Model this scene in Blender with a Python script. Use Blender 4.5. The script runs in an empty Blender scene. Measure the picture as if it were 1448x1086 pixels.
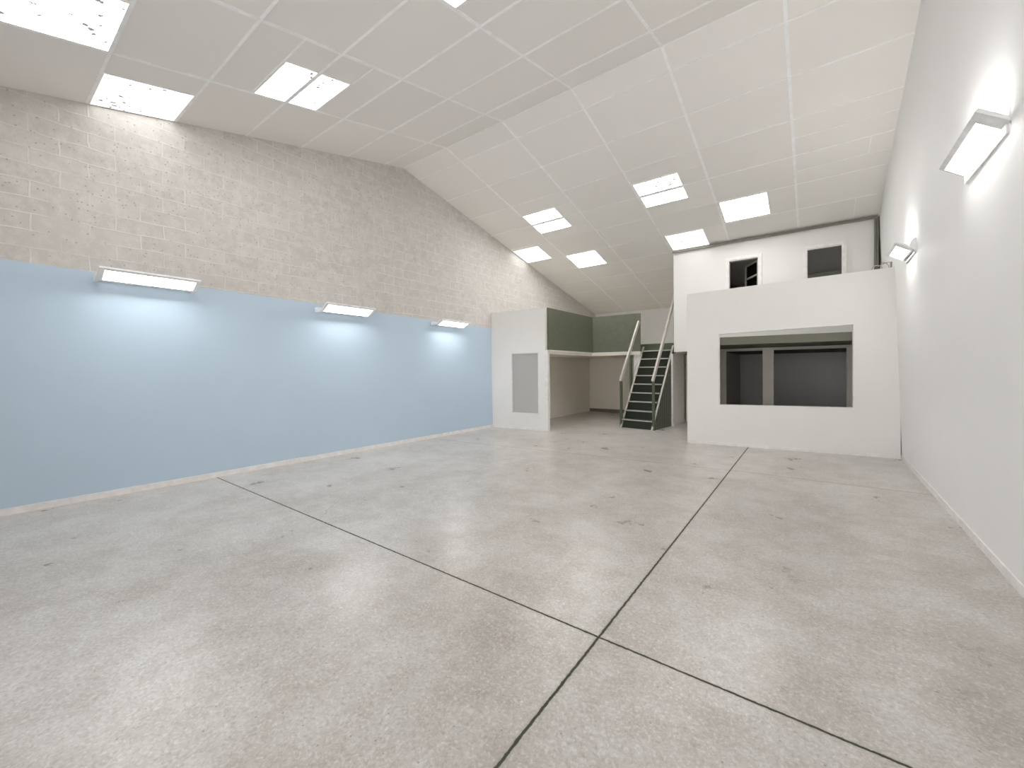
import bpy, bmesh, math, random
from mathutils import Vector, Matrix
random.seed(7)
sc = bpy.context.scene
COL = sc.collection

# ------------------------------------------------------------------ helpers
def node_mat(name):
    m = bpy.data.materials.new(name); m.use_nodes = True
    nt = m.node_tree; nt.nodes.clear()
    out = nt.nodes.new('ShaderNodeOutputMaterial')
    return m, nt, out

def N(nt, kind, **kw):
    n = nt.nodes.new(kind)
    for k, v in kw.items():
        if k in n.inputs.keys(): n.inputs[k].default_value = v
        else: setattr(n, k, v)
    return n

def math_n(nt, op, a, b=None, c=None, clamp=False):
    n = nt.nodes.new('ShaderNodeMath'); n.operation = op; n.use_clamp = clamp
    for i, v in enumerate((a, b, c)):
        if v is None: continue
        if isinstance(v, (int, float)): n.inputs[i].default_value = v
        else: nt.links.new(v, n.inputs[i])
    return n.outputs[0]

def mixc(nt, fac, a, b, mode='MIX'):
    n = nt.nodes.new('ShaderNodeMix'); n.data_type = 'RGBA'; n.blend_type = mode
    for sock, v in ((n.inputs[0], fac), (n.inputs[6], a), (n.inputs[7], b)):
        if isinstance(v, (int, float)): sock.default_value = v
        elif isinstance(v, tuple): sock.default_value = (*v, 1)
        else: nt.links.new(v, sock)
    return n.outputs[2]

def noise(nt, vec, scale, detail=4, rough=.55, dist=0.0):
    n = N(nt, 'ShaderNodeTexNoise', Scale=scale, Detail=detail, Roughness=rough, Distortion=dist)
    nt.links.new(vec, n.inputs['Vector'])
    return n.outputs['Fac']

def maprange(nt, v, a, b, c=0.0, d=1.0, smooth=False):
    n = nt.nodes.new('ShaderNodeMapRange')
    if smooth: n.interpolation_type = 'SMOOTHSTEP'
    nt.links.new(v, n.inputs[0])
    for i, x in enumerate((a, b, c, d)): n.inputs[i+1].default_value = x
    return n.outputs[0]

def plaster(name, col, rough=.6, var=.03, bump=.15, spec=.3, scale=1.2):
    """painted plaster / painted board with faint roller texture"""
    m, nt, out = node_mat(name)
    tc = N(nt, 'ShaderNodeTexCoord')
    v = tc.outputs['Object']
    big = noise(nt, v, scale, 5)
    fine = noise(nt, v, 55, 3)
    c = mixc(nt, maprange(nt, big, .3, .7), tuple(x*(1-var) for x in col), tuple(min(1, x*(1+var)) for x in col))
    bs = N(nt, 'ShaderNodeBsdfPrincipled', Roughness=rough)
    bs.inputs['Specular IOR Level'].default_value = spec
    nt.links.new(c, bs.inputs['Base Color'])
    b = N(nt, 'ShaderNodeBump', Strength=bump, Distance=.004)
    nt.links.new(fine, b.inputs['Height']); nt.links.new(b.outputs[0], bs.inputs['Normal'])
    nt.links.new(bs.outputs[0], out.inputs[0])
    return m

def metal_paint(name, col, rough=.45, metallic=0.0):
    m, nt, out = node_mat(name)
    tc = N(nt, 'ShaderNodeTexCoord')
    n1 = noise(nt, tc.outputs['Object'], 9, 5)
    c = mixc(nt, maprange(nt, n1, .35, .75), tuple(x*.9 for x in col), tuple(min(1, x*1.08) for x in col))
    bs = N(nt, 'ShaderNodeBsdfPrincipled', Roughness=rough, Metallic=metallic)
    nt.links.new(c, bs.inputs['Base Color'])
    nt.links.new(bs.outputs[0], out.inputs[0])
    return m

def emitter(name, strength, col=(1, .985, .96), specks=False):
    m, nt, out = node_mat(name)
    em = N(nt, 'ShaderNodeEmission', Strength=strength)
    em.inputs['Color'].default_value = (*col, 1)
    if specks:      # leaves and dirt lying on the translucent rooflight
        tc = N(nt, 'ShaderNodeTexCoord')
        oi = N(nt, 'ShaderNodeObjectInfo'); off = N(nt, 'ShaderNodeVectorMath'); off.operation = 'SCALE'; off.inputs[0].default_value = (41, 67, 23)
        nt.links.new(oi.outputs['Random'], off.inputs['Scale'])
        gg = N(nt, 'ShaderNodeVectorMath'); gg.operation = 'ADD'; nt.links.new(tc.outputs['Object'], gg.inputs[0]); nt.links.new(off.outputs[0], gg.inputs[1])
        g = gg.outputs[0]
        vo = N(nt, 'ShaderNodeTexVoronoi', Scale=13.0, Randomness=1.0); vo.feature = 'F1'
        wob = N(nt, 'ShaderNodeTexNoise', Scale=20.0)
        nt.links.new(g, wob.inputs['Vector'])
        ad = N(nt, 'ShaderNodeVectorMath'); ad.operation = 'MULTIPLY_ADD'
        nt.links.new(wob.outputs['Color'], ad.inputs[0]); ad.inputs[1].default_value = (.05, .05, .05)
        nt.links.new(g, ad.inputs[2]); nt.links.new(ad.outputs[0], vo.inputs['Vector'])
        region = maprange(nt, noise(nt, g, 2.6, 3), .36, .62, .0, .40)
        sp = math_n(nt, 'LESS_THAN', vo.outputs['Distance'], region)
        sepc = N(nt, 'ShaderNodeSeparateColor'); nt.links.new(vo.outputs['Color'], sepc.inputs[0])
        sp = math_n(nt, 'MULTIPLY', sp, math_n(nt, 'GREATER_THAN', sepc.outputs[0], .45))
        sv = .09/strength; tint = mixc(nt, sp, col, (sv, sv*.98, sv*.92))
        nt.links.new(tint, em.inputs['Color'])
    nt.links.new(em.outputs[0], out.inputs[0])
    return m

def glass_thin(name, tint=(1, 1, 1), frost=0.0):
    m, nt, out = node_mat(name)
    tr = N(nt, 'ShaderNodeBsdfTransparent'); tr.inputs[0].default_value = (*tint, 1)
    gl = N(nt, 'ShaderNodeBsdfGlossy', Roughness=.02)
    fr = N(nt, 'ShaderNodeFresnel', IOR=1.45)
    mx = N(nt, 'ShaderNodeMixShader')
    nt.links.new(fr.outputs[0], mx.inputs[0]); nt.links.new(tr.outputs[0], mx.inputs[1]); nt.links.new(gl.outputs[0], mx.inputs[2])
    last = mx
    if frost:
        df = N(nt, 'ShaderNodeBsdfDiffuse'); df.inputs[0].default_value = (.75, .75, .76, 1)
        m2 = N(nt, 'ShaderNodeMixShader'); m2.inputs[0].default_value = frost
        nt.links.new(mx.outputs[0], m2.inputs[1]); nt.links.new(df.outputs[0], m2.inputs[2]); last = m2
    nt.links.new(last.outputs[0], out.inputs[0])
    return m

class MB:
    """collects shapes and links them as one mesh object"""
    def __init__(s): s.bm = bmesh.new()
    def hexa(s, p, mi=0):     # 8 points: bottom 4 ccw, top 4 ccw
        v = [s.bm.verts.new(Vector(q)) for q in p]
        for f in ((3, 2, 1, 0), (4, 5, 6, 7), (0, 1, 5, 4), (1, 2, 6, 5), (2, 3, 7, 6), (3, 0, 4, 7)):
            fa = s.bm.faces.new([v[i] for i in f]); fa.material_index = mi
    def box(s, a, b, mi=0):
        (x0, y0, z0), (x1, y1, z1) = a, b
        s.hexa([(x0, y0, z0), (x1, y0, z0), (x1, y1, z0), (x0, y1, z0), (x0, y0, z1), (x1, y0, z1), (x1, y1, z1), (x0, y1, z1)], mi)
    def bar(s, p, q, w, h, side=(1, 0, 0), mi=0):   # rectangular bar from p to q; w along side, h across
        p, q, sd = Vector(p), Vector(q), Vector(side)
        d = (q-p).normalized(); sd = (sd - d*sd.dot(d)).normalized(); u = sd.cross(d)
        a = sd*w/2; b = u*h/2
        s.hexa([p-a-b, p+a-b, p+a+b, p-a+b, q-a-b, q+a-b, q+a+b, q-a+b], mi)
    def tube(s, pts, r, n=10):
        pts = [Vector(p) for p in pts]; rings = []
        for i, p in enumerate(pts):
            d = (pts[min(i+1, len(pts)-1)]-pts[max(i-1, 0)]).normalized()
            a = d.orthogonal().normalized()
            if rings and abs(prev.dot(d)) < .99: a = (prev-d*prev.dot(d)).normalized()
            prev = a; b = d.cross(a)
            rings.append([s.bm.verts.new(p+(a*math.cos(t)+b*math.sin(t))*r) for t in [2*math.pi*k/n for k in range(n)]])
        for A, B in zip(rings, rings[1:]):
            for k in range(n): s.bm.faces.new((A[k], A[(k+1) % n], B[(k+1) % n], B[k]))
        s.bm.faces.new(rings[0][::-1]); s.bm.faces.new(rings[-1])
    def prism(s, poly, ext, mi=0):     # poly: list of 3D points, extruded by vector ext
        ext = Vector(ext)
        a = [s.bm.verts.new(Vector(p)) for p in poly]; b = [s.bm.verts.new(Vector(p)+ext) for p in poly]
        n = len(a)
        for f in (a[::-1], b): s.bm.faces.new(f).material_index = mi
        for k in range(n): s.bm.faces.new((a[k], a[(k+1) % n], b[(k+1) % n], b[k])).material_index = mi
    def build(s, name, mat, parent=None, bevel=0.0, smooth=False):
        bmesh.ops.recalc_face_normals(s.bm, faces=s.bm.faces)
        me = bpy.data.meshes.new(name); 
        if parent is not None:
            inv = world_of(parent).inverted()
            s.bm.transform(inv)
        s.bm.to_mesh(me); s.bm.free()
        for m in (mat if isinstance(mat, (list, tuple)) else [mat]): me.materials.append(m)
        o = bpy.data.objects.new(name, me); COL.objects.link(o)
        if parent is not None: o.parent = parent
        if smooth:
            for p in me.polygons: p.use_smooth = True
        if bevel:
            b = o.modifiers.new('bevel', 'BEVEL'); b.width = bevel; b.segments = 2; b.limit_method = 'ANGLE'; b.angle_limit = .6
        return o

def world_of(o):
    m = o.matrix_basis.copy()
    while o.parent: o = o.parent; m = o.matrix_basis @ m
    return m

def thing(name, label, cat, loc=(0, 0, 0), rot=(0, 0, 0), group=None):
    o = bpy.data.objects.new(name, None); COL.objects.link(o)
    o.empty_display_size = .2
    o.location = loc; o.rotation_euler = rot
    o['label'] = label; o['category'] = cat
    if group: o['group'] = group
    return o

def structure(o):
    o['kind'] = 'structure'; return o

# ------------------------------------------------------------------ surveyed geometry (metres; camera stands at x=0, y=0)
RIDGE_Y, RIDGE_Z, SL = 6.05, 6.33, .23
Y0, Y1 = -4.0, 16.1
def roof(y): return RIDGE_Z - SL*abs(y-RIDGE_Y)
def lwx(y, z): return -7.675+.0118*y + (z/5)*(.055-.0105*y)
def rwx(y, z): return 1.16+.0125*y-.03*z
def blue_top(y): return 3.009-.0145*y

# ------------------------------------------------------------------ materials
WHITE = (.80, .785, .77)
M_wall = plaster('white_wall_paint', (.83, .825, .822), .55, .012)
M_part = plaster('partition_paint', (.80, .785, .765), .55, .015)
M_facade = plaster('office_front_paint', (.75, .738, .725), .5, .012)
M_inner = plaster('unlit_room_paint', (.72, .68, .60), .6, .04)
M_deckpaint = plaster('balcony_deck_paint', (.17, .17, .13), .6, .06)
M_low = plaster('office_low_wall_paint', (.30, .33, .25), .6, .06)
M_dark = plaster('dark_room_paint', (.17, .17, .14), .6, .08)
M_ply = plaster('lining_board', (.85, .80, .71), .6, .03)
M_olive = metal_paint('olive_grey_panel', (.125, .135, .092), .45)
M_green = metal_paint('dark_green_steel', (.085, .11, .07), .42)
M_black = metal_paint('black_green_riser', (.018, .024, .014), .6)
M_rail = metal_paint('worn_pale_rail', (.48, .45, .41), .38)
M_trim = metal_paint('white_trim', (.82, .80, .79), .35)
M_steel = metal_paint('brown_grey_steel', (.20, .185, .155), .5)
M_lamp = metal_paint('lamp_housing_silver', (.86, .86, .86), .4)
M_lampdark = metal_paint('lamp_slot_dark', (.25, .24, .23), .5)
M_tbar = metal_paint('ceiling_bar_white', (.98, .98, .975), .45)
M_glass = glass_thin('clear_glass')
M_frost = glass_thin('milky_glass', frost=.35)
M_sky = emitter('rooflight_daylight', 3.0, specks=True)
M_sky_far = emitter('rooflight_daylight_far_boost', 5.2, specks=True)  # far-slope panels set stronger to brighten the far half of the room
M_sky_dull = emitter('rooflight_daylight_dimmed', 0.95, specks=True)  # panels beside walls set weaker to hold down the glow on them
M_led = emitter('lamp_diffuser_light', 6.2, (1, .98, .96))
M_led_up = emitter('lamp_upper_light', 8.5, (1, .98, .96))
M_led_dim = emitter('lamp_upper_light_low', .12, (1, .98, .96))

# ceiling tiles
m, nt, out = node_mat('ceiling_tile'); M_tile = m
tc = N(nt, 'ShaderNodeTexCoord')
fine = noise(nt, tc.outputs['Object'], 220, 2)
sep = N(nt, 'ShaderNodeSeparateXYZ'); nt.links.new(tc.outputs['Object'], sep.inputs[0])
cx = math_n(nt, 'FLOOR', math_n(nt, 'DIVIDE', math_n(nt, 'ADD', sep.outputs[0], 7.68), 1.475))
cy = math_n(nt, 'FLOOR', math_n(nt, 'DIVIDE', math_n(nt, 'SUBTRACT', sep.outputs[1], .1), .909))
cmb = N(nt, 'ShaderNodeCombineXYZ'); nt.links.new(cx, cmb.inputs[0]); nt.links.new(cy, cmb.inputs[1])
wn = N(nt, 'ShaderNodeTexWhiteNoise'); nt.links.new(cmb.outputs[0], wn.inputs['Vector'])
c = mixc(nt, wn.outputs['Value'], (.835, .81, .78), (.865, .84, .81))
bs = N(nt, 'ShaderNodeBsdfPrincipled', Roughness=.75); bs.inputs['Specular IOR Level'].default_value = .2
nt.links.new(c, bs.inputs['Base Color'])
b = N(nt, 'ShaderNodeBump', Strength=.2, Distance=.002); nt.links.new(fine, b.inputs['Height']); nt.links.new(b.outputs[0], bs.inputs['Normal'])
nt.links.new(bs.outputs[0], out.inputs[0])

# left wall: grey painted concrete blocks
m, nt, out = node_mat('concrete_block_paint'); M_block = m
tc = N(nt, 'ShaderNodeTexCoord')
sep = N(nt, 'ShaderNodeSeparateXYZ'); nt.links.new(tc.outputs['Object'], sep.inputs[0])
wv = N(nt, 'ShaderNodeTexNoise', Scale=3.5, Detail=3.0); nt.links.new(tc.outputs['Object'], wv.inputs['Vector'])
wob = math_n(nt, 'MULTIPLY', math_n(nt, 'SUBTRACT', wv.outputs['Fac'], .5), .05)
cmb = N(nt, 'ShaderNodeCombineXYZ')
nt.links.new(math_n(nt, 'ADD', sep.outputs[1], wob), cmb.inputs[0]); nt.links.new(math_n(nt, 'ADD', math_n(nt, 'ADD', sep.outputs[2], wob), .01), cmb.inputs[1])
br = N(nt, 'ShaderNodeTexBrick', Scale=1.0); br.offset = .5
br.inputs['Mortar Size'].default_value = .012; br.inputs['Mortar Smooth'].default_value = .8
br.inputs['Brick Width'].default_value = .5; br.inputs['Row Height'].default_value = .2; br.inputs['Bias'].default_value = 0
br.inputs['Color1'].default_value = (0, 0, 0, 1); br.inputs['Color2'].default_value = (1, 1, 1, 1); br.inputs['Mortar'].default_value = (.5, .5, .5, 1)
nt.links.new(cmb.outputs[0], br.inputs['Vector'])
big = noise(nt, tc.outputs['Object'], .8, 4)
med = noise(nt, tc.outputs['Object'], 9, 6, .65)
fine = noise(nt, tc.outputs['Object'], 60, 5, .7)
bc = N(nt, 'ShaderNodeSeparateColor'); nt.links.new(br.outputs['Color'], bc.inputs[0])
base = mixc(nt, bc.outputs[0], (.550, .526, .501), (.605, .581, .556))
base = mixc(nt, maprange(nt, med, .42, .62), base, (.660, .638, .611))
base = mixc(nt, maprange(nt, fine, .45, .3, 0, .5), base, (.40, .38, .355))
base = mixc(nt, maprange(nt, big, .35, .65, 0, .35), base, (.572, .539, .506))
mfade = math_n(nt, 'MULTIPLY', br.outputs['Fac'], maprange(nt, noise(nt, tc.outputs['Object'], 1.7, 4), .38, .56, .05, .9))
base = mixc(nt, mfade, base, (.726, .710, .693))
vo = N(nt, 'ShaderNodeTexVoronoi', Scale=15.0); nt.links.new(tc.outputs['Object'], vo.inputs['Vector'])
vc = N(nt, 'ShaderNodeSeparateColor'); nt.links.new(vo.outputs['Color'], vc.inputs[0])
pit = math_n(nt, 'MULTIPLY', math_n(nt, 'LESS_THAN', vo.outputs['Distance'], .15), math_n(nt, 'GREATER_THAN', vc.outputs[0], .5))
base = mixc(nt, math_n(nt, 'MULTIPLY', pit, .5), base, (.26, .24, .22))
bs = N(nt, 'ShaderNodeBsdfPrincipled', Roughness=.7); bs.inputs['Specular IOR Level'].default_value = .25
nt.links.new(base, bs.inputs['Base Color'])
h = math_n(nt, 'ADD', math_n(nt, 'MULTIPLY', fine, .35), math_n(nt, 'MULTIPLY', med, .5))
h = math_n(nt, 'ADD', h, math_n(nt, 'MULTIPLY', mfade, .55))
h = math_n(nt, 'SUBTRACT', h, math_n(nt, 'MULTIPLY', pit, .6))
b = N(nt, 'ShaderNodeBump', Strength=.7, Distance=.012); nt.links.new(h, b.inputs['Height']); nt.links.new(b.outputs[0], bs.inputs['Normal'])
nt.links.new(bs.outputs[0], out.inputs[0])

M_blue = plaster('light_blue_paint', (.50, .625, .74), .42, .012, .12, .4)

# floor: polished concrete with saw-cut joints
m, nt, out = node_mat('polished_concrete'); M_floor = m
tc = N(nt, 'ShaderNodeTexCoord'); V = tc.outputs['Object']
sep = N(nt, 'ShaderNodeSeparateXYZ'); nt.links.new(V, sep.inputs[0])
X, Y = sep.outputs[0], sep.outputs[1]
n1 = noise(nt, V, .7, 5, .6, .4)
n2 = noise(nt, V, 2.2, 6, .62, .15)
n3 = noise(nt, V, 7, 7, .66, .15)
n4 = noise(nt, V, 34, 4, .65, .7)
n5 = noise(nt, V, 60, 3, .6, .6)
c = mixc(nt, maprange(nt, n1, .33, .67), (0.396, 0.358, 0.319), (0.561, 0.541, 0.526))
c = mixc(nt, maprange(nt, n2, .42, .72, 0, .6), c, (0.616, 0.600, 0.583))
c = mixc(nt, maprange(nt, n2, .56, .16, 0, .60), c, (0.363, 0.325, 0.281))
c = mixc(nt, maprange(nt, n3, .48, .78, 0, .40), c, (0.682, 0.665, 0.649))
c = mixc(nt, maprange(nt, n3, .52, .08, 0, .35), c, (0.341, 0.308, 0.275))
c = mixc(nt, maprange(nt, n4, .48, .26, 0, .42), c, (0.264, 0.242, 0.209))
c = mixc(nt, maprange(nt, n4, .53, .75, 0, .42), c, (0.800, 0.800, 0.781))
c = mixc(nt, maprange(nt, n5, .47, .26, 0, .45), c, (0.242, 0.220, 0.193))
c = mixc(nt, maprange(nt, n5, .55, .72, 0, .50), c, (0.800, 0.800, 0.781))
# small embedded stone specks
vo = N(nt, 'ShaderNodeTexVoronoi', Scale=26.0); nt.links.new(V, vo.inputs['Vector'])
vc = N(nt, 'ShaderNodeSeparateColor'); nt.links.new(vo.outputs['Color'], vc.inputs[0])
sp = math_n(nt, 'MULTIPLY', math_n(nt, 'LESS_THAN', vo.outputs['Distance'], .13), math_n(nt, 'GREATER_THAN', vc.outputs[0], .86))
c = mixc(nt, math_n(nt, 'MULTIPLY', sp, .55), c, (.16, .14, .12))
# joints: distance to each cut line, edges chipped by noise
edge = math_n(nt, 'MULTIPLY', math_n(nt, 'SUBTRACT', noise(nt, V, 22, 4, .7), .5), .016)
def joint(dist, half, lim=None):
    a = math_n(nt, 'ABSOLUTE', math_n(nt, 'ADD', dist, edge))
    v = maprange(nt, a, half, half*.45, 0, 1, True)
    if lim is not None: v = math_n(nt, 'MULTIPLY', v, lim)
    return v
dx = math_n(nt, 'ADD', math_n(nt, 'SUBTRACT', X, math_n(nt, 'MULTIPLY', Y, -.0045)), 1.060)
j1 = joint(dx, .0105)
dy = math_n(nt, 'SUBTRACT', math_n(nt, 'ADD', Y, math_n(nt, 'MULTIPLY', X, .0085)), 2.285)
j2 = joint(dy, .0095)
yf = math_n(nt, 'SUBTRACT', Y, math_n(nt, 'ADD', math_n(nt, 'MULTIPLY', math_n(nt, 'MINIMUM', X, -.9), .0875), 7.42))
j3 = joint(yf, .008)
# hairline crack branching from the joint
cr = math_n(nt, 'ADD', math_n(nt, 'SUBTRACT', X, math_n(nt, 'MULTIPLY', math_n(nt, 'SUBTRACT', Y, 2.3), -.9)), 4.45)
cr = math_n(nt, 'ADD', cr, math_n(nt, 'MULTIPLY', math_n(nt, 'SUBTRACT', noise(nt, V, 3.0, 5), .5), .25))
crl = math_n(nt, 'MULTIPLY', math_n(nt, 'GREATER_THAN', Y, 2.2), math_n(nt, 'LESS_THAN', Y, 2.75))
j4 = math_n(nt, 'MULTIPLY', joint(cr, .0035), math_n(nt, 'MULTIPLY', crl, .6))
j = math_n(nt, 'MAXIMUM', math_n(nt, 'MAXIMUM', j1, j2), math_n(nt, 'MULTIPLY', j3, .7))
halo1 = maprange(nt, math_n(nt, 'ABSOLUTE', dx), .03, .008, 0, .28, True)
halo2 = maprange(nt, math_n(nt, 'ABSOLUTE', dy), .022, .008, 0, .25, True)
c = mixc(nt, math_n(nt, 'MAXIMUM', halo1, halo2), c, (.25, .24, .20))
jj = math_n(nt, 'MAXIMUM', j, j4)
c = mixc(nt, jj, c, (.05, .052, .035))
bs = N(nt, 'ShaderNodeBsdfPrincipled')
nt.links.new(c, bs.inputs['Base Color'])
r = maprange(nt, n2, .3, .7, .27, .31)
r = math_n(nt, 'ADD', r, math_n(nt, 'MULTIPLY', jj, .5), clamp=True)
nt.links.new(r, bs.inputs['Roughness'])
h = math_n(nt, 'SUBTRACT', math_n(nt, 'ADD', math_n(nt, 'MULTIPLY', n4, .05), math_n(nt, 'MULTIPLY', n3, .06)), jj)
b = N(nt, 'ShaderNodeBump', Strength=.35, Distance=.01); nt.links.new(h, b.inputs['Height']); nt.links.new(b.outputs[0], bs.inputs['Normal'])
nt.links.new(bs.outputs[0], out.inputs[0])

# ribbed side board of the stair
m, nt, out = node_mat('ribbed_dark_board'); M_rib = m
tc = N(nt, 'ShaderNodeTexCoord')
sep = N(nt, 'ShaderNodeSeparateXYZ'); nt.links.new(tc.outputs['Object'], sep.inputs[0])
s_ = math_n(nt, 'SINE', math_n(nt, 'MULTIPLY', sep.outputs[1], 52))
c = mixc(nt, maprange(nt, s_, -.2, .6), (.05, .055, .045), (.15, .16, .125))
bs = N(nt, 'ShaderNodeBsdfPrincipled', Roughness=.55); nt.links.new(c, bs.inputs['Base Color'])
nt.links.new(bs.outputs[0], out.inputs[0])

# ------------------------------------------------------------------ shell
f = MB(); f.box((-8.2, Y0-.3, -.15), (2.0, Y1+.3, 0))
structure(f.build('floor', M_floor))

# ceiling: two slopes, 12 cm thick
f = MB()
for ya, yb in ((Y0-.2, RIDGE_Y), (RIDGE_Y, Y1+.2)):
    f.hexa([(-8, ya, roof(ya)), (1.6, ya, roof(ya)), (1.6, yb, roof(yb)), (-8, yb, roof(yb)),
            (-8, ya, roof(ya)+.12), (1.6, ya, roof(ya)+.12), (1.6, yb, roof(yb)+.12), (-8, yb, roof(yb)+.12)])
ceiling = structure(f.build('ceiling', M_tile))

XB = [-6.205, -4.71, -3.24, -1.77, -.29]
YN = [RIDGE_Y, 5.54, 4.64, 3.74, 2.83, 1.905, 1.0, .10, -.81, -1.72, -2.63, -3.54]
YF = [6.495, 7.40, 8.29, 9.21, 10.10, 11.03, 11.93, 12.84, 13.75, 14.66, 15.57]
def rbar(f, xa, ya, xb, yb, w):
    """T bar face 4 mm proud of the tiles; segments never cross the ridge"""
    f.bar((xa, ya, roof(ya)-.002), (xb, yb, roof(yb)-.002), w, .008, side=(0, 1, 0) if abs(xb-xa) > abs(yb-ya) else (1, 0, 0))
f = MB()
for x in XB:
    rbar(f, x, Y0, x, RIDGE_Y, .044); 
    rbar(f, x, RIDGE_Y, x, Y1 if x < -3.2 else 11.95, .044)
for y in YN+YF:
    xa, xb = lwx(y, roof(y)), rwx(y, roof(y))
    if y > 12: xb = -3.2
    rbar(f, xa, y, xb, y, .030)
# extra short bars around the rooflights
rbar(f, -6.2, 2.385, -4.71, 2.385, .02); rbar(f, -6.2, 3.285, -4.71, 3.285, .02)
rbar(f, -3.24, 2.385, -1.77, 2.385, .02); rbar(f, -3.24, 3.32, -1.77, 3.32, .02)
for y in (8.745, 9.675):
    rbar(f, -6.2, y, -4.71, y, .02); rbar(f, -3.24, y, -1.77, y, .02); rbar(f, -.29, y, rwx(y, 5.6), y, .02)
for x, a, b in ((.80, 9.21, 9.675), (.72, 11.03, 11.9), (.1, 10.12, 10.4)):
    if a != 10.12: rbar(f, x, a, x, b, .018)
g = f.build('ceiling_grid', M_tbar, ceiling)

# left wall (grid quads so that it may lean a touch), two paints
def gable_wall(name, mats, fx, thick, lower=None):
    ys = sorted(set([Y0+i*(Y1-Y0)/20 for i in range(21)]+[RIDGE_Y]))
    bm = bmesh.new(); rows = []
    for y in ys:
        col = []
        zs = [0, lower(y), roof(y)] if lower else [0, roof(y)]
        for z in zs: col.append((bm.verts.new((fx(y, z), y, z)), bm.verts.new((fx(y, z)+thick, y, z))))
        rows.append(col)
    for A, B in zip(rows, rows[1:]):
        for k in range(len(A)-1):
            mi = 0 if (lower is None or k == 1) else 1
            for s in (0, 1):
                q = bm.faces.new((A[k][s], B[k][s], B[k+1][s], A[k+1][s])); q.material_index = mi
        bm.faces.new((A[0][0], A[0][1], B[0][1], B[0][0])); bm.faces.new((A[-1][0], B[-1][0], B[-1][1], A[-1][1]))
    for R in (rows[0], rows[-1]):
        for k in range(len(R)-1): bm.faces.new((R[k][0], R[k+1][0], R[k+1][1], R[k][1]))
    bmesh.ops.recalc_face_normals(bm, faces=bm.faces)
    me = bpy.data.meshes.new(name); bm.to_mesh(me); bm.free()
    for q in mats: me.materials.append(q)
    o = bpy.data.objects.new(name, me); COL.objects.link(o); return structure(o)
gable_wall('wall_left', [M_block, M_blue], lwx, -.2, blue_top)
gable_wall('wall_right', [M_wall], rwx, .2)
# back wall and the wall behind the viewer (with an unseen glazed opening added for fill daylight)
f = MB(); f.hexa([(-7.9, Y1, 0), (1.5, Y1, 0), (1.5, Y1+.2, 0), (-7.9, Y1+.2, 0), (-7.9, Y1, roof(Y1)), (1.5, Y1, roof(Y1)), (1.5, Y1+.2, roof(Y1)), (-7.9, Y1+.2, roof(Y1))])
structure(f.build('wall_back', M_wall))
DW = (-4.6, .9, 3.5)   # opening x0, x1, top
f = MB(); zt = roof(Y0)
f.box((-7.9, Y0-.2, 0), (DW[0], Y0, zt)); f.box((DW[1], Y0-.2, 0), (1.5, Y0, zt)); f.box((DW[0], Y0-.2, DW[2]), (DW[1], Y0, zt))
structure(f.build('wall_front', M_wall))
f = MB(); nb = 4
for i in range(nb+1):
    x = DW[0]+.04+(DW[1]-DW[0]-.08)*i/nb; f.box((x-.04, Y0-.14, 0), (x+.04, Y0-.06, DW[2]))
f.box((DW[0], Y0-.14, DW[2]-.08), (DW[1], Y0-.06, DW[2])); f.box((DW[0], Y0-.14, 0), (DW[1], Y0-.06, .08))
door = structure(f.build('fill_opening', M_trim))  # frame of the unseen opening added as a fill light source
f = MB(); f.box((DW[0]+.05, Y0-.11, .06), (DW[1]-.05, Y0-.10, DW[2]-.06)); f.build('glazing', M_glass, door)

# baseboards
def baseboard(name, fx, ya, yb, s, h=.078):
    f = MB()
    t = .014*s
    f.hexa([(fx(ya, 0), ya, 0), (fx(ya, 0)+t, ya, 0), (fx(yb, 0)+t, yb, 0), (fx(yb, 0), yb, 0),
            (fx(ya, h), ya, h), (fx(ya, h)+t*.8, ya, h), (fx(yb, h)+t*.8, yb, h), (fx(yb, h), yb, h)])
    return structure(f.build(name, M_trim))
baseboard('baseboard_left', lwx, Y0, 9.12, 1)
baseboard('baseboard_right', rwx, Y0, 9.93, -1)

# ------------------------------------------------------------------ rooflights
def rooflight(x0, x1, y0, y1, label, group='rooflights set in the sloping ceiling'):
    ym = (y0+y1)/2; xm = (x0+x1)/2
    s = SL if ym < RIDGE_Y else -SL
    t = thing('rooflight', label, 'rooflight', (xm, ym, roof(ym)), (math.atan(s), 0, 0), group)
    hx, hy = (x1-x0)/2, (y1-y0)/2*math.sqrt(1+SL*SL)
    mw = world_of(t)
    def local(mb): mb.bm.transform(mw); return mb
    f = MB(); w = .014
    f.box((-hx, -hy, -.010), (-hx+w, hy, -.001)); f.box((hx-w, -hy, -.010), (hx, hy, -.001))
    f.box((-hx+w, -hy, -.010), (hx-w, -hy+w, -.001)); f.box((-hx+w, hy-w, -.010), (hx-w, hy, -.001))
    local(f).build('frame', M_tbar, t)
    f = MB(); f.box((-hx+w, -hy+w, -.007), (hx-w, hy-w, -.002))
    local(f).build('diffuser', M_sky_dull if ('touching' in label or 'meeting' in label) else M_sky_far if ym > RIDGE_Y else M_sky, t)
    return t
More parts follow.
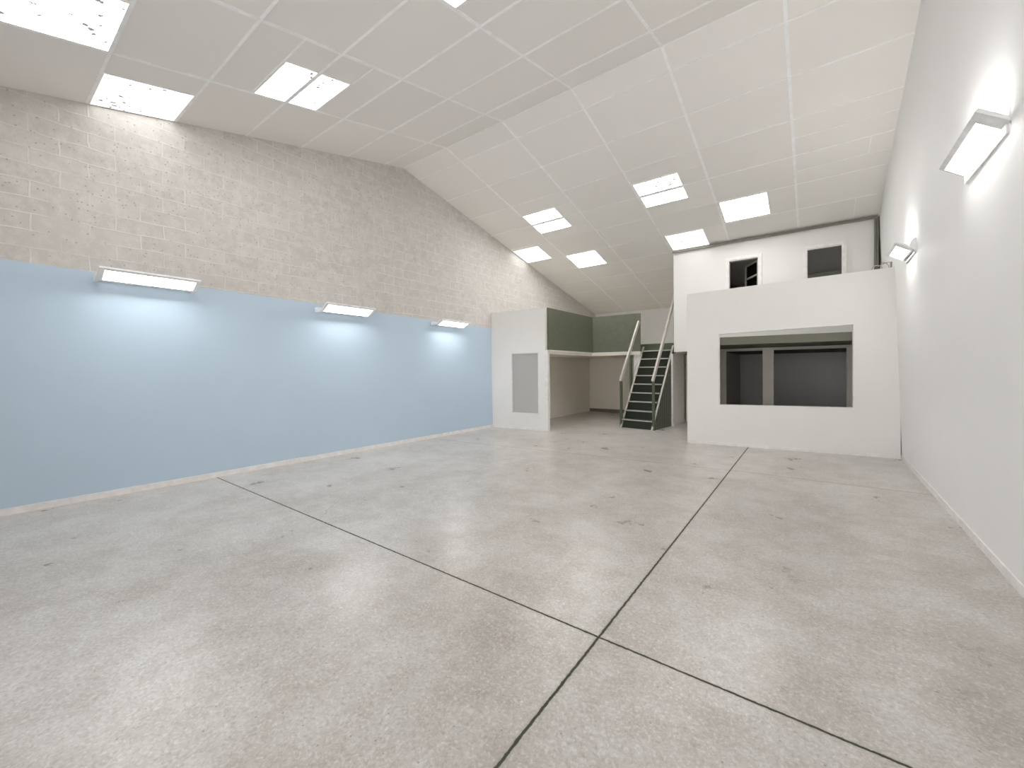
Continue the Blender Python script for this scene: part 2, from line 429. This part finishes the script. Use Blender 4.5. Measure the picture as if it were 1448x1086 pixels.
RL = [
 (-6.19, -5.22, .12, .99, 'large bright rooflight at the top left corner of the view, speckled with dirt'),
 (-7.60, -6.68, 1.01, 1.89, 'bright rooflight touching the block wall, nearest the viewer on the left'),
 (-6.19, -5.24, 2.40, 2.815, 'speckled left half of the rooflight pair on the near ceiling slope'),
 (-6.19, -5.24, 2.845, 3.27, 'right half of the rooflight pair on the near ceiling slope'),
 (-3.22, -2.27, 2.845, 3.30, 'rooflight cut off by the top edge of the view, only its corner showing'),
 (-3.21, -2.26, 8.76, 9.185, 'upper nearer half of the rooflight pair over the middle of the far slope'),
 (-3.21, -2.26, 9.25, 9.66, 'speckled lower half of the rooflight pair over the middle of the far slope'),
 (-6.18, -5.21, 8.76, 9.185, 'upper nearer half of the left rooflight pair on the far slope'),
 (-6.18, -5.21, 9.25, 9.66, 'lower farther half of the left rooflight pair on the far slope'),
 (-7.58, -6.65, 10.20, 11.02, 'rooflight touching the block wall on the far slope above the white booth'),
 (-6.17, -5.20, 11.05, 11.92, 'farthest free rooflight on the far slope, above the green mezzanine panels'),
 (-3.19, -2.24, 11.05, 11.87, 'rooflight meeting the top left corner of the white office front'),
 (-1.72, -.79, 10.12, 10.97, 'speckled single rooflight highest to the right, above the small office windows'),
]
for a in RL: rooflight(*a)
# out of the photo, the same pattern mirrored and repeated towards the entrance
for a in ((-3.22, -2.27, 2.40, 2.815),
          ):
    rooflight(*a, 'rooflight in the near ceiling slope outside the photographed part', 'rooflights behind the viewer')

# ------------------------------------------------------------------ wall lamps
def wall_lamp(side, yc, L, xi, zi, xo, zo, wallx, label):
    """side=+1: hangs on the right wall (room towards -x). xi,zi inner edge; xo,zo outer edge of the tilted head."""
    t = thing('wall_lamp', label, 'wall lamp', (wallx, yc, zi), (0, 0, 0), 'slanted rectangular wall lamps')
    ya, yb = yc-L/2, yc+L/2
    I = Vector((xi, 0, zi)); O = Vector((xo, 0, zo)); d = (O-I).normalized(); W = (O-I).length
    n = Vector((-d.z, 0, d.x)) if (-d.z*0 + d.x) > 0 else Vector((d.z, 0, -d.x))   # upward normal
    T = .028
    def P(a, y, h): v = I+d*a+n*h; return (v.x, y, v.z)
    def slab(f, a0, a1, y0, y1, h0, h1):
        f.hexa([P(a0, y0, h0), P(a1, y0, h0), P(a1, y1, h0), P(a0, y1, h0), P(a0, y0, h1), P(a1, y0, h1), P(a1, y1, h1), P(a0, y1, h1)])
    fo, fi = W*.18, W*.10; fn, ff = (.15, .03) if side > 0 else (.06, .05)        # frame widths: outer, inner, ends
    f = MB()
    slab(f, 0, fi, ya, yb, 0, T-.008); slab(f, W-fo, W, ya, yb, 0, T-.008)
    slab(f, 0, W, ya, yb, T-.008, T)          # closed back of the head
    slab(f, fi, W-fo, ya, ya+fn, 0, T-.008); slab(f, fi, W-fo, yb-ff, yb, 0, T-.008)
    f.build('lamp_head', M_lamp, t, bevel=.004)
    f = MB(); slab(f, fi, W-fo, ya+fn, yb-ff, .003, .012); f.build('diffuser', M_led, t)
    f = MB(); slab(f, W*.30, W*.92, ya+.1, yb-.1, T, T+.006); f.build('upper_diffuser', M_led_up if side > 0 else M_led_dim, t)
    # wall plate
    f = MB(); x2 = wallx-side*.016
    f.box((min(wallx, x2), ya+.06, zi-.035 if side > 0 else zi+.03), (max(wallx, x2), yb-.02, zi+.06 if side > 0 else zi+.11))
    f.build('wall_plate', M_lamp, t, bevel=.003)
    f = MB(); x3 = x2-side*.003
    for k in range(3 if side > 0 else 0):
        f = MB(); y = ya+L*(.38+.17*k); f.box((min(x2, x3), y-.03, zi-.01), (max(x2, x3), y+.05, zi+.012))
        f.build('slot', M_lampdark, t)
    # rounded bracket at both ends
    for y in (ya+.002, yb-.042):
        f = MB(); bh = .17 if side > 0 else .10; pts = [(wallx, y, zi-.03 if side > 0 else zi+.01), (wallx, y, zi+bh)]
        
        e = I+d*W*.30+n*(T)
        for k in range(1, 8):
            a = k/8*math.pi/2
            pts.append((wallx+(e.x-wallx)*math.sin(a)*.95, y, e.z+.0+(zi+bh-e.z)*math.cos(a)))
        pts.append((e.x, y, e.z)); pts.append((xi, y, zi+.004))
        f.prism(pts, (0, .04, 0)); f.build('bracket', M_lamp, t, bevel=.003)
    return t
wall_lamp(1, 4.87, 1.06, 1.15, 3.335, .94, 3.49, rwx(4.9, 3.4), 'large white slanted lamp on the right wall, nearest the viewer')
wall_lamp(1, 8.25, .80, 1.13, 3.29, .93, 3.42, rwx(8.25, 3.4), 'small far lamp on the right wall above the end of the white partition')
wall_lamp(-1, 1.545, 1.05, -7.43, 2.855, -7.19, 2.985, lwx(1.5, 2.9), 'lit lamp on the blue wall edge, nearest the viewer and largest on the left')
wall_lamp(-1, 4.47, 1.04, -7.43, 2.775, -7.19, 2.92, lwx(4.5, 2.8), 'middle lamp of the three along the top of the blue wall')
wall_lamp(-1, 7.30, .98, -7.41, 2.765, -7.17, 2.885, lwx(7.3, 2.8), 'farthest lamp along the top of the blue wall, beside the booth')

# ------------------------------------------------------------------ left booth partition
def frame_wall(f, A, B, z0, zt0, zt1, thick, openings):
    """vertical wall from A to B (plan points) with rectangular openings (s0,s1,zlo0,zhi0,zhi1) along it"""
    A = Vector((*A, 0)); B = Vector((*B, 0)); d = B-A; nrm = Vector((-d.y, d.x, 0)).normalized()*thick
    Lg = d.length
    def blk(s0, s1, a0, a1, b0, b1):     # bottom z at s0,s1 ; top z at s0,s1
        p0 = A+d*s0; p1 = A+d*s1; q0 = p0+nrm; q1 = p1+nrm
        z = Vector((0, 0, 1))
        f.hexa([p0+z*a0, p1+z*a1, q1+z*a1, q0+z*a0, p0+z*b0, p1+z*b1, q1+z*b1, q0+z*b0])
    top = lambda s: zt0+(zt1-zt0)*s
    s = 0
    for (s0, s1, lo0, lo1, hi0, hi1) in openings:
        blk(s, s0, z0, z0, top(s), top(s0))
        if lo0 > z0: blk(s0, s1, z0, z0, lo0, lo1)
        blk(s0, s1, hi0, hi1, top(s0), top(s1))
        s = s1
    blk(s, 1, z0, z0, top(s), top(1))
BA, BB = (-7.585, 9.122), (-5.87, 9.331)
def sB(x): return (x-BA[0])/(BB[0]-BA[0])
t = thing('partition_wall', 'white booth partition with one tall narrow window, at the end of the blue wall', 'partition wall', (-6.7, 9.23, 0))
f = MB(); o0, o1 = sB(-6.93), sB(-6.07)
frame_wall(f, BA, BB, 0, 3.325, 3.355, .10, [(o0, o1, .445, .45, 2.135, 2.145)])
f.build('panel', M_part, t)
f = MB(); f.hexa([(-5.875, 9.325, 0), (-5.80, 9.335, 0), (-5.80, 9.44, 0), (-5.875, 9.44, 0), (-5.875, 9.325, 2.2), (-5.80, 9.335, 2.2), (-5.80, 9.44, 2.2), (-5.875, 9.44, 2.2)])
f.build('post', M_trim, t)
d = Vector((BB[0]-BA[0], BB[1]-BA[1], 0)); nn = Vector((-d.y, d.x, 0)).normalized()
def on_booth(s, off, z): v = Vector((*BA, 0))+d*s+nn*off; return (v.x, v.y, z)
f = MB()
for (s0, s1, z0, z1) in ((o0, o0+.012, .445, 2.14), (o1-.012, o1, .445, 2.14), (o0+.012, o1-.012, .445, .465), (o0+.012, o1-.012, 2.12, 2.14)):
    f.hexa([on_booth(s0, -.006, z0), on_booth(s1, -.006, z0), on_booth(s1, .10, z0), on_booth(s0, .10, z0), on_booth(s0, -.006, z1), on_booth(s1, -.006, z1), on_booth(s1, .10, z1), on_booth(s0, .10, z1)])
wf = f.build('window_frame', M_trim, t)
f = MB(); f.hexa([on_booth(o0+.01, .06, .46), on_booth(o1-.01, .06, .46), on_booth(o1-.01, .066, .46), on_booth(o0+.01, .066, .46),
                  on_booth(o0+.01, .06, 2.125), on_booth(o1-.01, .06, 2.125), on_booth(o1-.01, .066, 2.125), on_booth(o0+.01, .066, 2.125)])
f.build('pane', M_frost, wf)
f = MB(); f.hexa([on_booth(0, -.01, 0), on_booth(.93, -.01, 0), on_booth(.93, 0, 0), on_booth(0, 0, 0), on_booth(0, -.01, .07), on_booth(.93, -.01, .07), on_booth(.93, 0, .07), on_booth(0, 0, .07)])
f.build('skirting', M_trim, t)

# ------------------------------------------------------------------ mezzanine platform
PE = (-4.27, 12.22)       # right end of the rear panel
t = thing('mezzanine', 'raised mezzanine deck with dark green panels behind the white booth', 'mezzanine', (-6.6, 12, 2.1))
f = MB()
f.prism([(-7.5, 9.44, 2.10), (-5.85, 9.44, 2.10), (-5.81, 12.10, 2.10), (PE[0], PE[1], 2.10), (-4.24, 12.57, 2.10), (-3.25, 12.45, 2.10), (-3.25, 16.08, 2.10), (-7.46, 16.08, 2.10)], (0, 0, .10))
f.build('deck', M_ply, t)
f = MB(); f.hexa([(-5.87, 9.43, 2.20), (-5.82, 9.43, 2.20), (-5.79, 12.12, 2.20), (-5.85, 12.12, 2.20), (-5.87, 9.43, 3.352), (-5.82, 9.43, 3.352), (-5.79, 12.12, 3.352), (-5.85, 12.12, 3.352)])
q = f.build('parapet', M_olive, t); q['label'] = 'dark green panel running back from the booth'
f = MB(); f.hexa([(-5.79, 12.10, 2.20), (PE[0], PE[1], 2.20), (PE[0], PE[1]+.05, 2.20), (-5.79, 12.15, 2.20), (-5.79, 12.10, 3.355), (PE[0], PE[1], 3.365), (PE[0], PE[1]+.05, 3.365), (-5.79, 12.15, 3.355)])
q = f.build('parapet', M_olive, t); q['label'] = 'dark green panel facing the hall beside the stair'
f = MB()
f.bar((-5.80, 9.44, 2.19), (-5.775, 12.09, 2.19), .02, .03, side=(1, 0, 0)); f.bar((-5.78, 12.09, 2.19), (PE[0], PE[1]-.012, 2.19), .02, .03, side=(0, 1, 0))
f.build('edge_strip', M_trim, t)
f = MB(); f.box((-4.62, 12.96, 2.20), (-3.27, 13.0, 2.46)); f.build('kick_board', M_green, t)
f = MB(); f.box((-4.62, 12.24, 0), (-4.55, 12.31, 2.10)); f.build('post', M_green, t)
f = MB(); f.box((-3.32, 12.50, 2.20), (-3.26, 12.56, 3.15)); f.build('post', M_green, t)
f = MB(); f.box((-4.50, 12.30, 1.1), (-4.30, 12.34, 2.10)); f.build('board', M_trim, t)
# lining of the space below
f = MB(); f.hexa([(-7.56, 9.45, 0), (-7.30, 9.45, 0), (-7.22, 14.85, 0), (-7.5, 14.85, 0), (-7.56, 9.45, 2.1), (-7.30, 9.45, 2.1), (-7.22, 14.85, 2.1), (-7.5, 14.85, 2.1)])
structure(f.build('wall_alcove_side', M_ply))
f = MB(); f.box((-7.22, 14.8, 0), (-3.45, 14.9, 2.10)); structure(f.build('wall_alcove_back', M_ply))
f = MB(); f.box((-7.22, 14.78, 0), (-3.45, 14.8, .12)); structure(f.build('alcove_shade_strip', M_dark))  # painted shade: dark strip along the foot of the alcove back wall

# ------------------------------------------------------------------ staircase
SX, SY = -4.43, 11.08; WST = .95; RUN, RISE, NS = 1.42, 2.22, 9
ang = math.radians(-7.0)      # slight turn
t = thing('staircase', 'steep dark green steel staircase with pale handrails climbing to the mezzanine', 'staircase', (SX, SY, 0), (0, 0, ang))
mw = world_of(t)
def st(mb, name, mat, parent=t, **k):
    mb.bm.transform(mw); return mb.build(name, mat, parent, **k)
slope = RISE/RUN
for i in range(NS):
    z = RISE*(i+1)/NS; y = RUN*(i)/NS
    if i < NS-1 or True:
        f = MB(); f.box((.03, y, z-.03), (WST-.03, y+RUN/NS+.03, z)); tr = st(f, 'tread', M_green)
        f = MB(); f.box((.03, y-.014, z-.028), (WST-.03, y, z+.003)); nz = st(f, 'nosing', M_rail, tr)
        f = MB(); f.box((.03, y+.04, z-RISE/NS), (WST-.03, y+.05, z-.03)); st(f, 'riser', M_black)
for x in (0.0, WST-.03):
    f = MB()
    f.prism([(x, -.055, 0), (x, .10, 0), (x, RUN+.04, RISE-.09), (x, RUN+.04, RISE+.12), (x, RUN-.02, RISE+.12)], (.03, 0, 0))
    sg = st(f, 'stringer', M_green)
    f = MB(); f.bar((x+.015, -.062, .0), (x+.015, RUN-.03, RISE+.125), .05, .018, side=(1, 0, 0)); st(f, 'stringer_cap', M_rail, sg)
# handrails and posts
for x, zt in ((-.01, 3.56), (WST+.0, 3.86)):
    f = MB(); y1 = RUN*.80 if x < .5 else RUN*1.08; zt = 1.32+(zt-1.32)*.80 if x < .5 else zt
    f.bar((x, -.02, 1.32), (x, y1, zt), .055, .09, side=(1, 0, 0)); hr = st(f, 'handrail', M_rail, bevel=.004)
    f = MB(); f.box((x-.028, -.01, 0), (x+.028, .055, 1.33)); st(f, 'post', M_green)
    if x > .5:
        f = MB(); f.box((x-.0, RUN-.03, RISE-.1), (x+.05, RUN+.03, 3.2)); st(f, 'post', M_green)
# a mid rail either side
f = MB()
f.prism([(WST+.005, .02, 0), (WST+.005, RUN-.1, 0), (WST+.005, RUN-.1, RISE-.22), (WST+.005, .06, .05)], (.012, 0, 0))
st(f, 'side_board', M_rib)

# ------------------------------------------------------------------ right partition (box room front)
RA, RB = (-2.282, 9.566), (1.283, 9.938)
def sR(x): return (x-RA[0])/(RB[0]-RA[0])
t = thing('partition_wall', 'wide white partition with a large dark window opening, beside the right wall', 'partition wall', (-.5, 9.75, 0))
f = MB(); o0, o1 = sR(-1.645), sR(.617)
frame_wall(f, RA, (RB[0]-.02, RB[1]-.002), 0, 3.317, 3.457, .10, [(o0, o1, .862, .883, 2.41, 2.47)])
f.box((-2.28, 9.667, 0), (-2.18, 11.88, 2.14))
f.build('panel', M_part, t)
d2 = Vector((RB[0]-RA[0], RB[1]-RA[1], 0)); n2_ = Vector((-d2.y, d2.x, 0)).normalized()
def on_r(s, off, z): v = Vector((*RA, 0))+d2*s+n2_*off; return (v.x, v.y, z)
def rbox(f, s0, s1, oa, ob, z00, z01, z10, z11):
    f.hexa([on_r(s0, oa, z00), on_r(s1, oa, z01), on_r(s1, ob, z01), on_r(s0, ob, z00), on_r(s0, oa, z10), on_r(s1, oa, z11), on_r(s1, ob, z11), on_r(s0, ob, z10)])
f = MB(); w = .004
rbox(f, o0, o0+w, -.006, .10, .862, .862, 2.41, 2.41); rbox(f, o1-w, o1, -.006, .10, .883, .883, 2.47, 2.47)
rbox(f, o0+w, o1-w, -.006, .10, .862, .883, .878, .899); rbox(f, o0+w, o1-w, -.006, .10, 2.396, 2.456, 2.41, 2.47)
wf = f.build('window_frame', M_trim, t)
f = MB(); rbox(f, 0, .994, -.01, 0, 0, 0, .06, .06); f.build('skirting', M_trim, t)

# room behind the partition: deck above, inner wall with two openings
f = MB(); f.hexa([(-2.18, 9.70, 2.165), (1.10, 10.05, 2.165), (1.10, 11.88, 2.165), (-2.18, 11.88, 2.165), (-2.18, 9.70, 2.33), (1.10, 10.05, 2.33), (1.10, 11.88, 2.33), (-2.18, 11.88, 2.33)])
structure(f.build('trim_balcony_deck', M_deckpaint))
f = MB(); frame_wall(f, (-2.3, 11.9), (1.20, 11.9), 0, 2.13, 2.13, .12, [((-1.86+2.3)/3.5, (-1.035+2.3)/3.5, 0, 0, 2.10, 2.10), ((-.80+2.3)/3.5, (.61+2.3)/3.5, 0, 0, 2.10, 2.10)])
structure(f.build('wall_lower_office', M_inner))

# ------------------------------------------------------------------ upper office front
t = thing('office_front', 'bright white upper office front with two small dark windows above the partition', 'office front', (-1, 11.95, 2.13))
FX0, FX1 = -3.19, 1.145
f = MB(); L_ = FX1-FX0; SI = 3.35
w1 = (-1.80, -1.11); w2 = (-.135, .545)
frame_wall(f, (FX0, 11.9), (FX1, 11.9), 2.135, 4.945, 4.945, .12,
  [((w1[0]-FX0)/L_, (w1[1]-FX0)/L_, SI, SI, 4.47, 4.47), ((w2[0]-FX0)/L_, (w2[1]-FX0)/L_, SI, SI, 4.47, 4.47)])
f.box((FX0, 12.02, 2.135), (FX0+.1, 16.08, 4.0))
f.prism([(FX0, 12.02, 4.0), (FX0, 16.08, 4.0), (FX0, 16.08, roof(16.08)-.01), (FX0, 12.02, roof(12.02)-.012)], (.1, 0, 0))
f.build('panel', M_facade, t)
for (a, b_) in (w1, w2):
    f = MB(); ow = .065; zt = 4.47
    f.box((a-ow, 11.86, SI-ow), (a, 11.9, zt+ow)); f.box((b_, 11.86, SI-ow), (b_+ow, 11.9, zt+ow))
    f.box((a, 11.86, zt), (b_, 11.9, zt+ow)); f.box((a, 11.86, SI-ow), (b_, 11.9, SI))
    for (x0, x1, z0, z1) in ((a, a+.022, SI, zt), (b_-.022, b_, SI, zt), (a+.022, b_-.022, SI, SI+.022), (a+.022, b_-.022, zt-.022, zt)):
        f.box((x0, 11.885, z0), (x1, 12.02, z1))
    wf = f.build('window_frame', M_trim, t)
    if a == w2[0]:
        f = MB(); f.box((a+.02, 11.95, SI+.02), (b_-.02, 11.956, zt-.02)); f.build('pane', M_glass, wf)
        f = MB(); f.box((b_+ow+.0, 11.885, SI-.1), (b_+ow+.07, 11.9, zt+ow+.06)); f.box((a-.0, 11.885, zt+ow), (b_+ow, 11.9, zt+ow+.06)); f.build('casing', M_facade, t)
# open sash swung inwards
hx, hy = w1[1]-.03, 12.03; th = math.radians(60); Ls = .68
c_, s_ = math.cos(th), math.sin(th)
tip = (hx-Ls*c_, hy+Ls*s_)
f = MB(); za, zb = SI+.03, 4.43
f.bar((tip[0], tip[1], za), (tip[0], tip[1], zb), .035, .05, side=(-c_, s_, 0)); f.bar((hx, hy, za), (hx, hy, zb), .035, .05, side=(-c_, s_, 0))
for z in (za+.02, 4.06, zb-.02): f.bar((hx, hy, z), (tip[0], tip[1], z), .045, .035, side=(0, 0, 1))
sash = f.build('open_sash', M_rail, t)
f = MB(); f.bar((hx, hy, (za+zb)/2), (tip[0], tip[1], (za+zb)/2), zb-za-.08, .005, side=(0, 0, 1)); f.build('pane', M_glass, sash)
# steel beam over it and post against the right wall
f = MB(); f.box((FX0-.02, 11.86, 4.945), (1.15, 12.0, 4.960)); f.box((FX0-.02, 11.90, 4.96), (1.15, 11.92, 4.966)); 
f = MB(); f.box((FX0-.01, 11.83, 4.945), (1.15, 12.02, 4.957)); f.box((FX0-.01, 11.88, 4.957), (1.15, 11.93, 4.972)); f.box((FX0-.01, 11.83, 4.910), (1.15, 11.86, 4.945))
structure(f.build('trim_beam', M_steel))
f = MB(); f.box((1.075, 11.80, 2.33), (1.10, 11.88, 4.905)); f.box((1.10, 11.83, 2.33), (1.125, 11.86, 4.905)); f.box((1.125, 11.80, 2.33), (1.145, 11.88, 4.905))
structure(f.build('trim_post', M_steel))
# floor slab and rooms inside the office
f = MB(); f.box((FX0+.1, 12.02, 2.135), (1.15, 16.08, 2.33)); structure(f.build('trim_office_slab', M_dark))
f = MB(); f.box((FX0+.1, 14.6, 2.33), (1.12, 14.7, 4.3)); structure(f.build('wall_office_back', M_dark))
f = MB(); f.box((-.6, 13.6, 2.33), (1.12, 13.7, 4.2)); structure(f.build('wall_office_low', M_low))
# passage beside the stair
t = thing('side_panel', 'narrow white wall panel between the stair and the white partition', 'wall panel', (-3.28, 12.6, 0))
f = MB(); f.hexa([(-3.335, 12.12, 0), (-3.28, 12.12, 0), (-3.235, 13.2, 0), (-3.32, 13.2, 0), (-3.335, 12.12, 2.095), (-3.28, 12.12, 2.095), (-3.235, 13.2, 2.095), (-3.32, 13.2, 2.095)])
f.build('panel', M_trim, t)
f = MB(); f.hexa([(-3.28, 12.12, 0), (-3.268, 12.12, 0), (-3.223, 13.2, 0), (-3.235, 13.2, 0), (-3.28, 12.12, .08), (-3.268, 12.12, .08), (-3.223, 13.2, .08), (-3.235, 13.2, .08)])
f.build('skirting', M_trim, t)
t = thing('passage_door', 'olive grey door just visible left of the white partition, under the office', 'door', (-2.7, 13.3, 0))
f = MB(); f.box((-3.2, 13.26, 0.005), (-2.2, 13.30, 2.08)); f.build('door_leaf', M_inner, t)
f = MB(); f.box((-3.235, 13.22, 0), (-3.2, 13.30, 2.12)); f.box((-2.2, 13.22, 0), (-2.14, 13.30, 2.12)); f.box((-3.2, 13.22, 2.08), (-2.2, 13.30, 2.12)); f.build('door_frame', M_olive, t)
f = MB(); f.tube([(-2.33, 13.26, 1.02), (-2.33, 13.22, 1.02), (-2.45, 13.215, 1.02)], .01); f.build('handle', M_rail, t)
f = MB(); f.box((-2.14, 12.02, 0), (-2.06, 16.0, 2.135)); structure(f.build('wall_passage', M_inner))
# ------------------------------------------------------------------ cable loops on the partition end
t = thing('cable_loops', 'pale looped cables and clip lying on top of the white partition near the right wall', 'cable', (1.0, 10.0, 3.46))
yb = 9.96
def arc(cx, r, z0, hgt, y):
    return [(cx-r*math.cos(math.pi*k/12), y+.01*math.sin(k), z0+hgt*math.sin(math.pi*k/12)) for k in range(13)]
f = MB(); f.tube(arc(.945, .075, 3.44, .085, yb), .007); f.build('cable', M_rail, t, smooth=True)
f = MB(); f.tube(arc(1.05, .06, 3.44, .12, yb+.015), .009); f.build('cable', M_rail, t, smooth=True)
f = MB(); f.tube([(1.0, yb, 3.52), (1.06, yb, 3.555), (1.12, yb, 3.56)], .007); f.build('cable', M_rail, t, smooth=True)
f = MB(); f.box((1.125, yb-.01, 3.44), (1.15, yb+.02, 3.56)); f.build('clip', M_lampdark, t)

# ------------------------------------------------------------------ world: daylight outside
w = bpy.data.worlds.new('world'); sc.world = w; w.use_nodes = True
nt = w.node_tree; nt.nodes.clear()
o = nt.nodes.new('ShaderNodeOutputWorld'); bg = nt.nodes.new('ShaderNodeBackground')
sky = nt.nodes.new('ShaderNodeTexSky'); sky.sky_type = 'HOSEK_WILKIE'; sky.turbidity = 6; sky.ground_albedo = .4; sky.sun_direction = (.3, .6, .75)
mx = nt.nodes.new('ShaderNodeMix'); mx.data_type = 'RGBA'; mx.inputs[0].default_value = .85
nt.links.new(sky.outputs[0], mx.inputs[6]); mx.inputs[7].default_value = (1, .99, .97, 1)
nt.links.new(mx.outputs[2], bg.inputs[0]); bg.inputs[1].default_value = 2.0
nt.links.new(bg.outputs[0], o.inputs[0])

# ------------------------------------------------------------------ camera
yaw, pit, rol = (math.radians(v) for v in (36.1989, -.6237, -.5061))
F = Vector((-math.sin(yaw)*math.cos(pit), math.cos(yaw)*math.cos(pit), math.sin(pit)))
r0 = Vector((math.cos(yaw), math.sin(yaw), 0)); u0 = r0.cross(F)
r = r0*math.cos(rol)+u0*math.sin(rol); u = r.cross(F)
cam = bpy.data.cameras.new('camera'); co = bpy.data.objects.new('camera', cam); COL.objects.link(co)
mat = Matrix((r, u, -F)).transposed().to_4x4(); mat.translation = (0, 0, 1.65)
co.matrix_world = mat
cam.sensor_fit = 'HORIZONTAL'; cam.sensor_width = 36; cam.lens = 573.18/1448*36
cam.shift_x = (724-730.93)/1448; cam.shift_y = -(543-530.13)/1448
cam.clip_start = .05; cam.clip_end = 200
sc.camera = co

vs = sc.view_settings
sc.display_settings.display_device = 'sRGB'
vs.view_transform = 'Standard'; vs.look = 'None'; vs.gamma = 1; vs.use_curve_mapping = False
vs.exposure = 1.84
sc.cycles.max_bounces = 12; sc.cycles.diffuse_bounces = 8; sc.cycles.transparent_max_bounces = 12
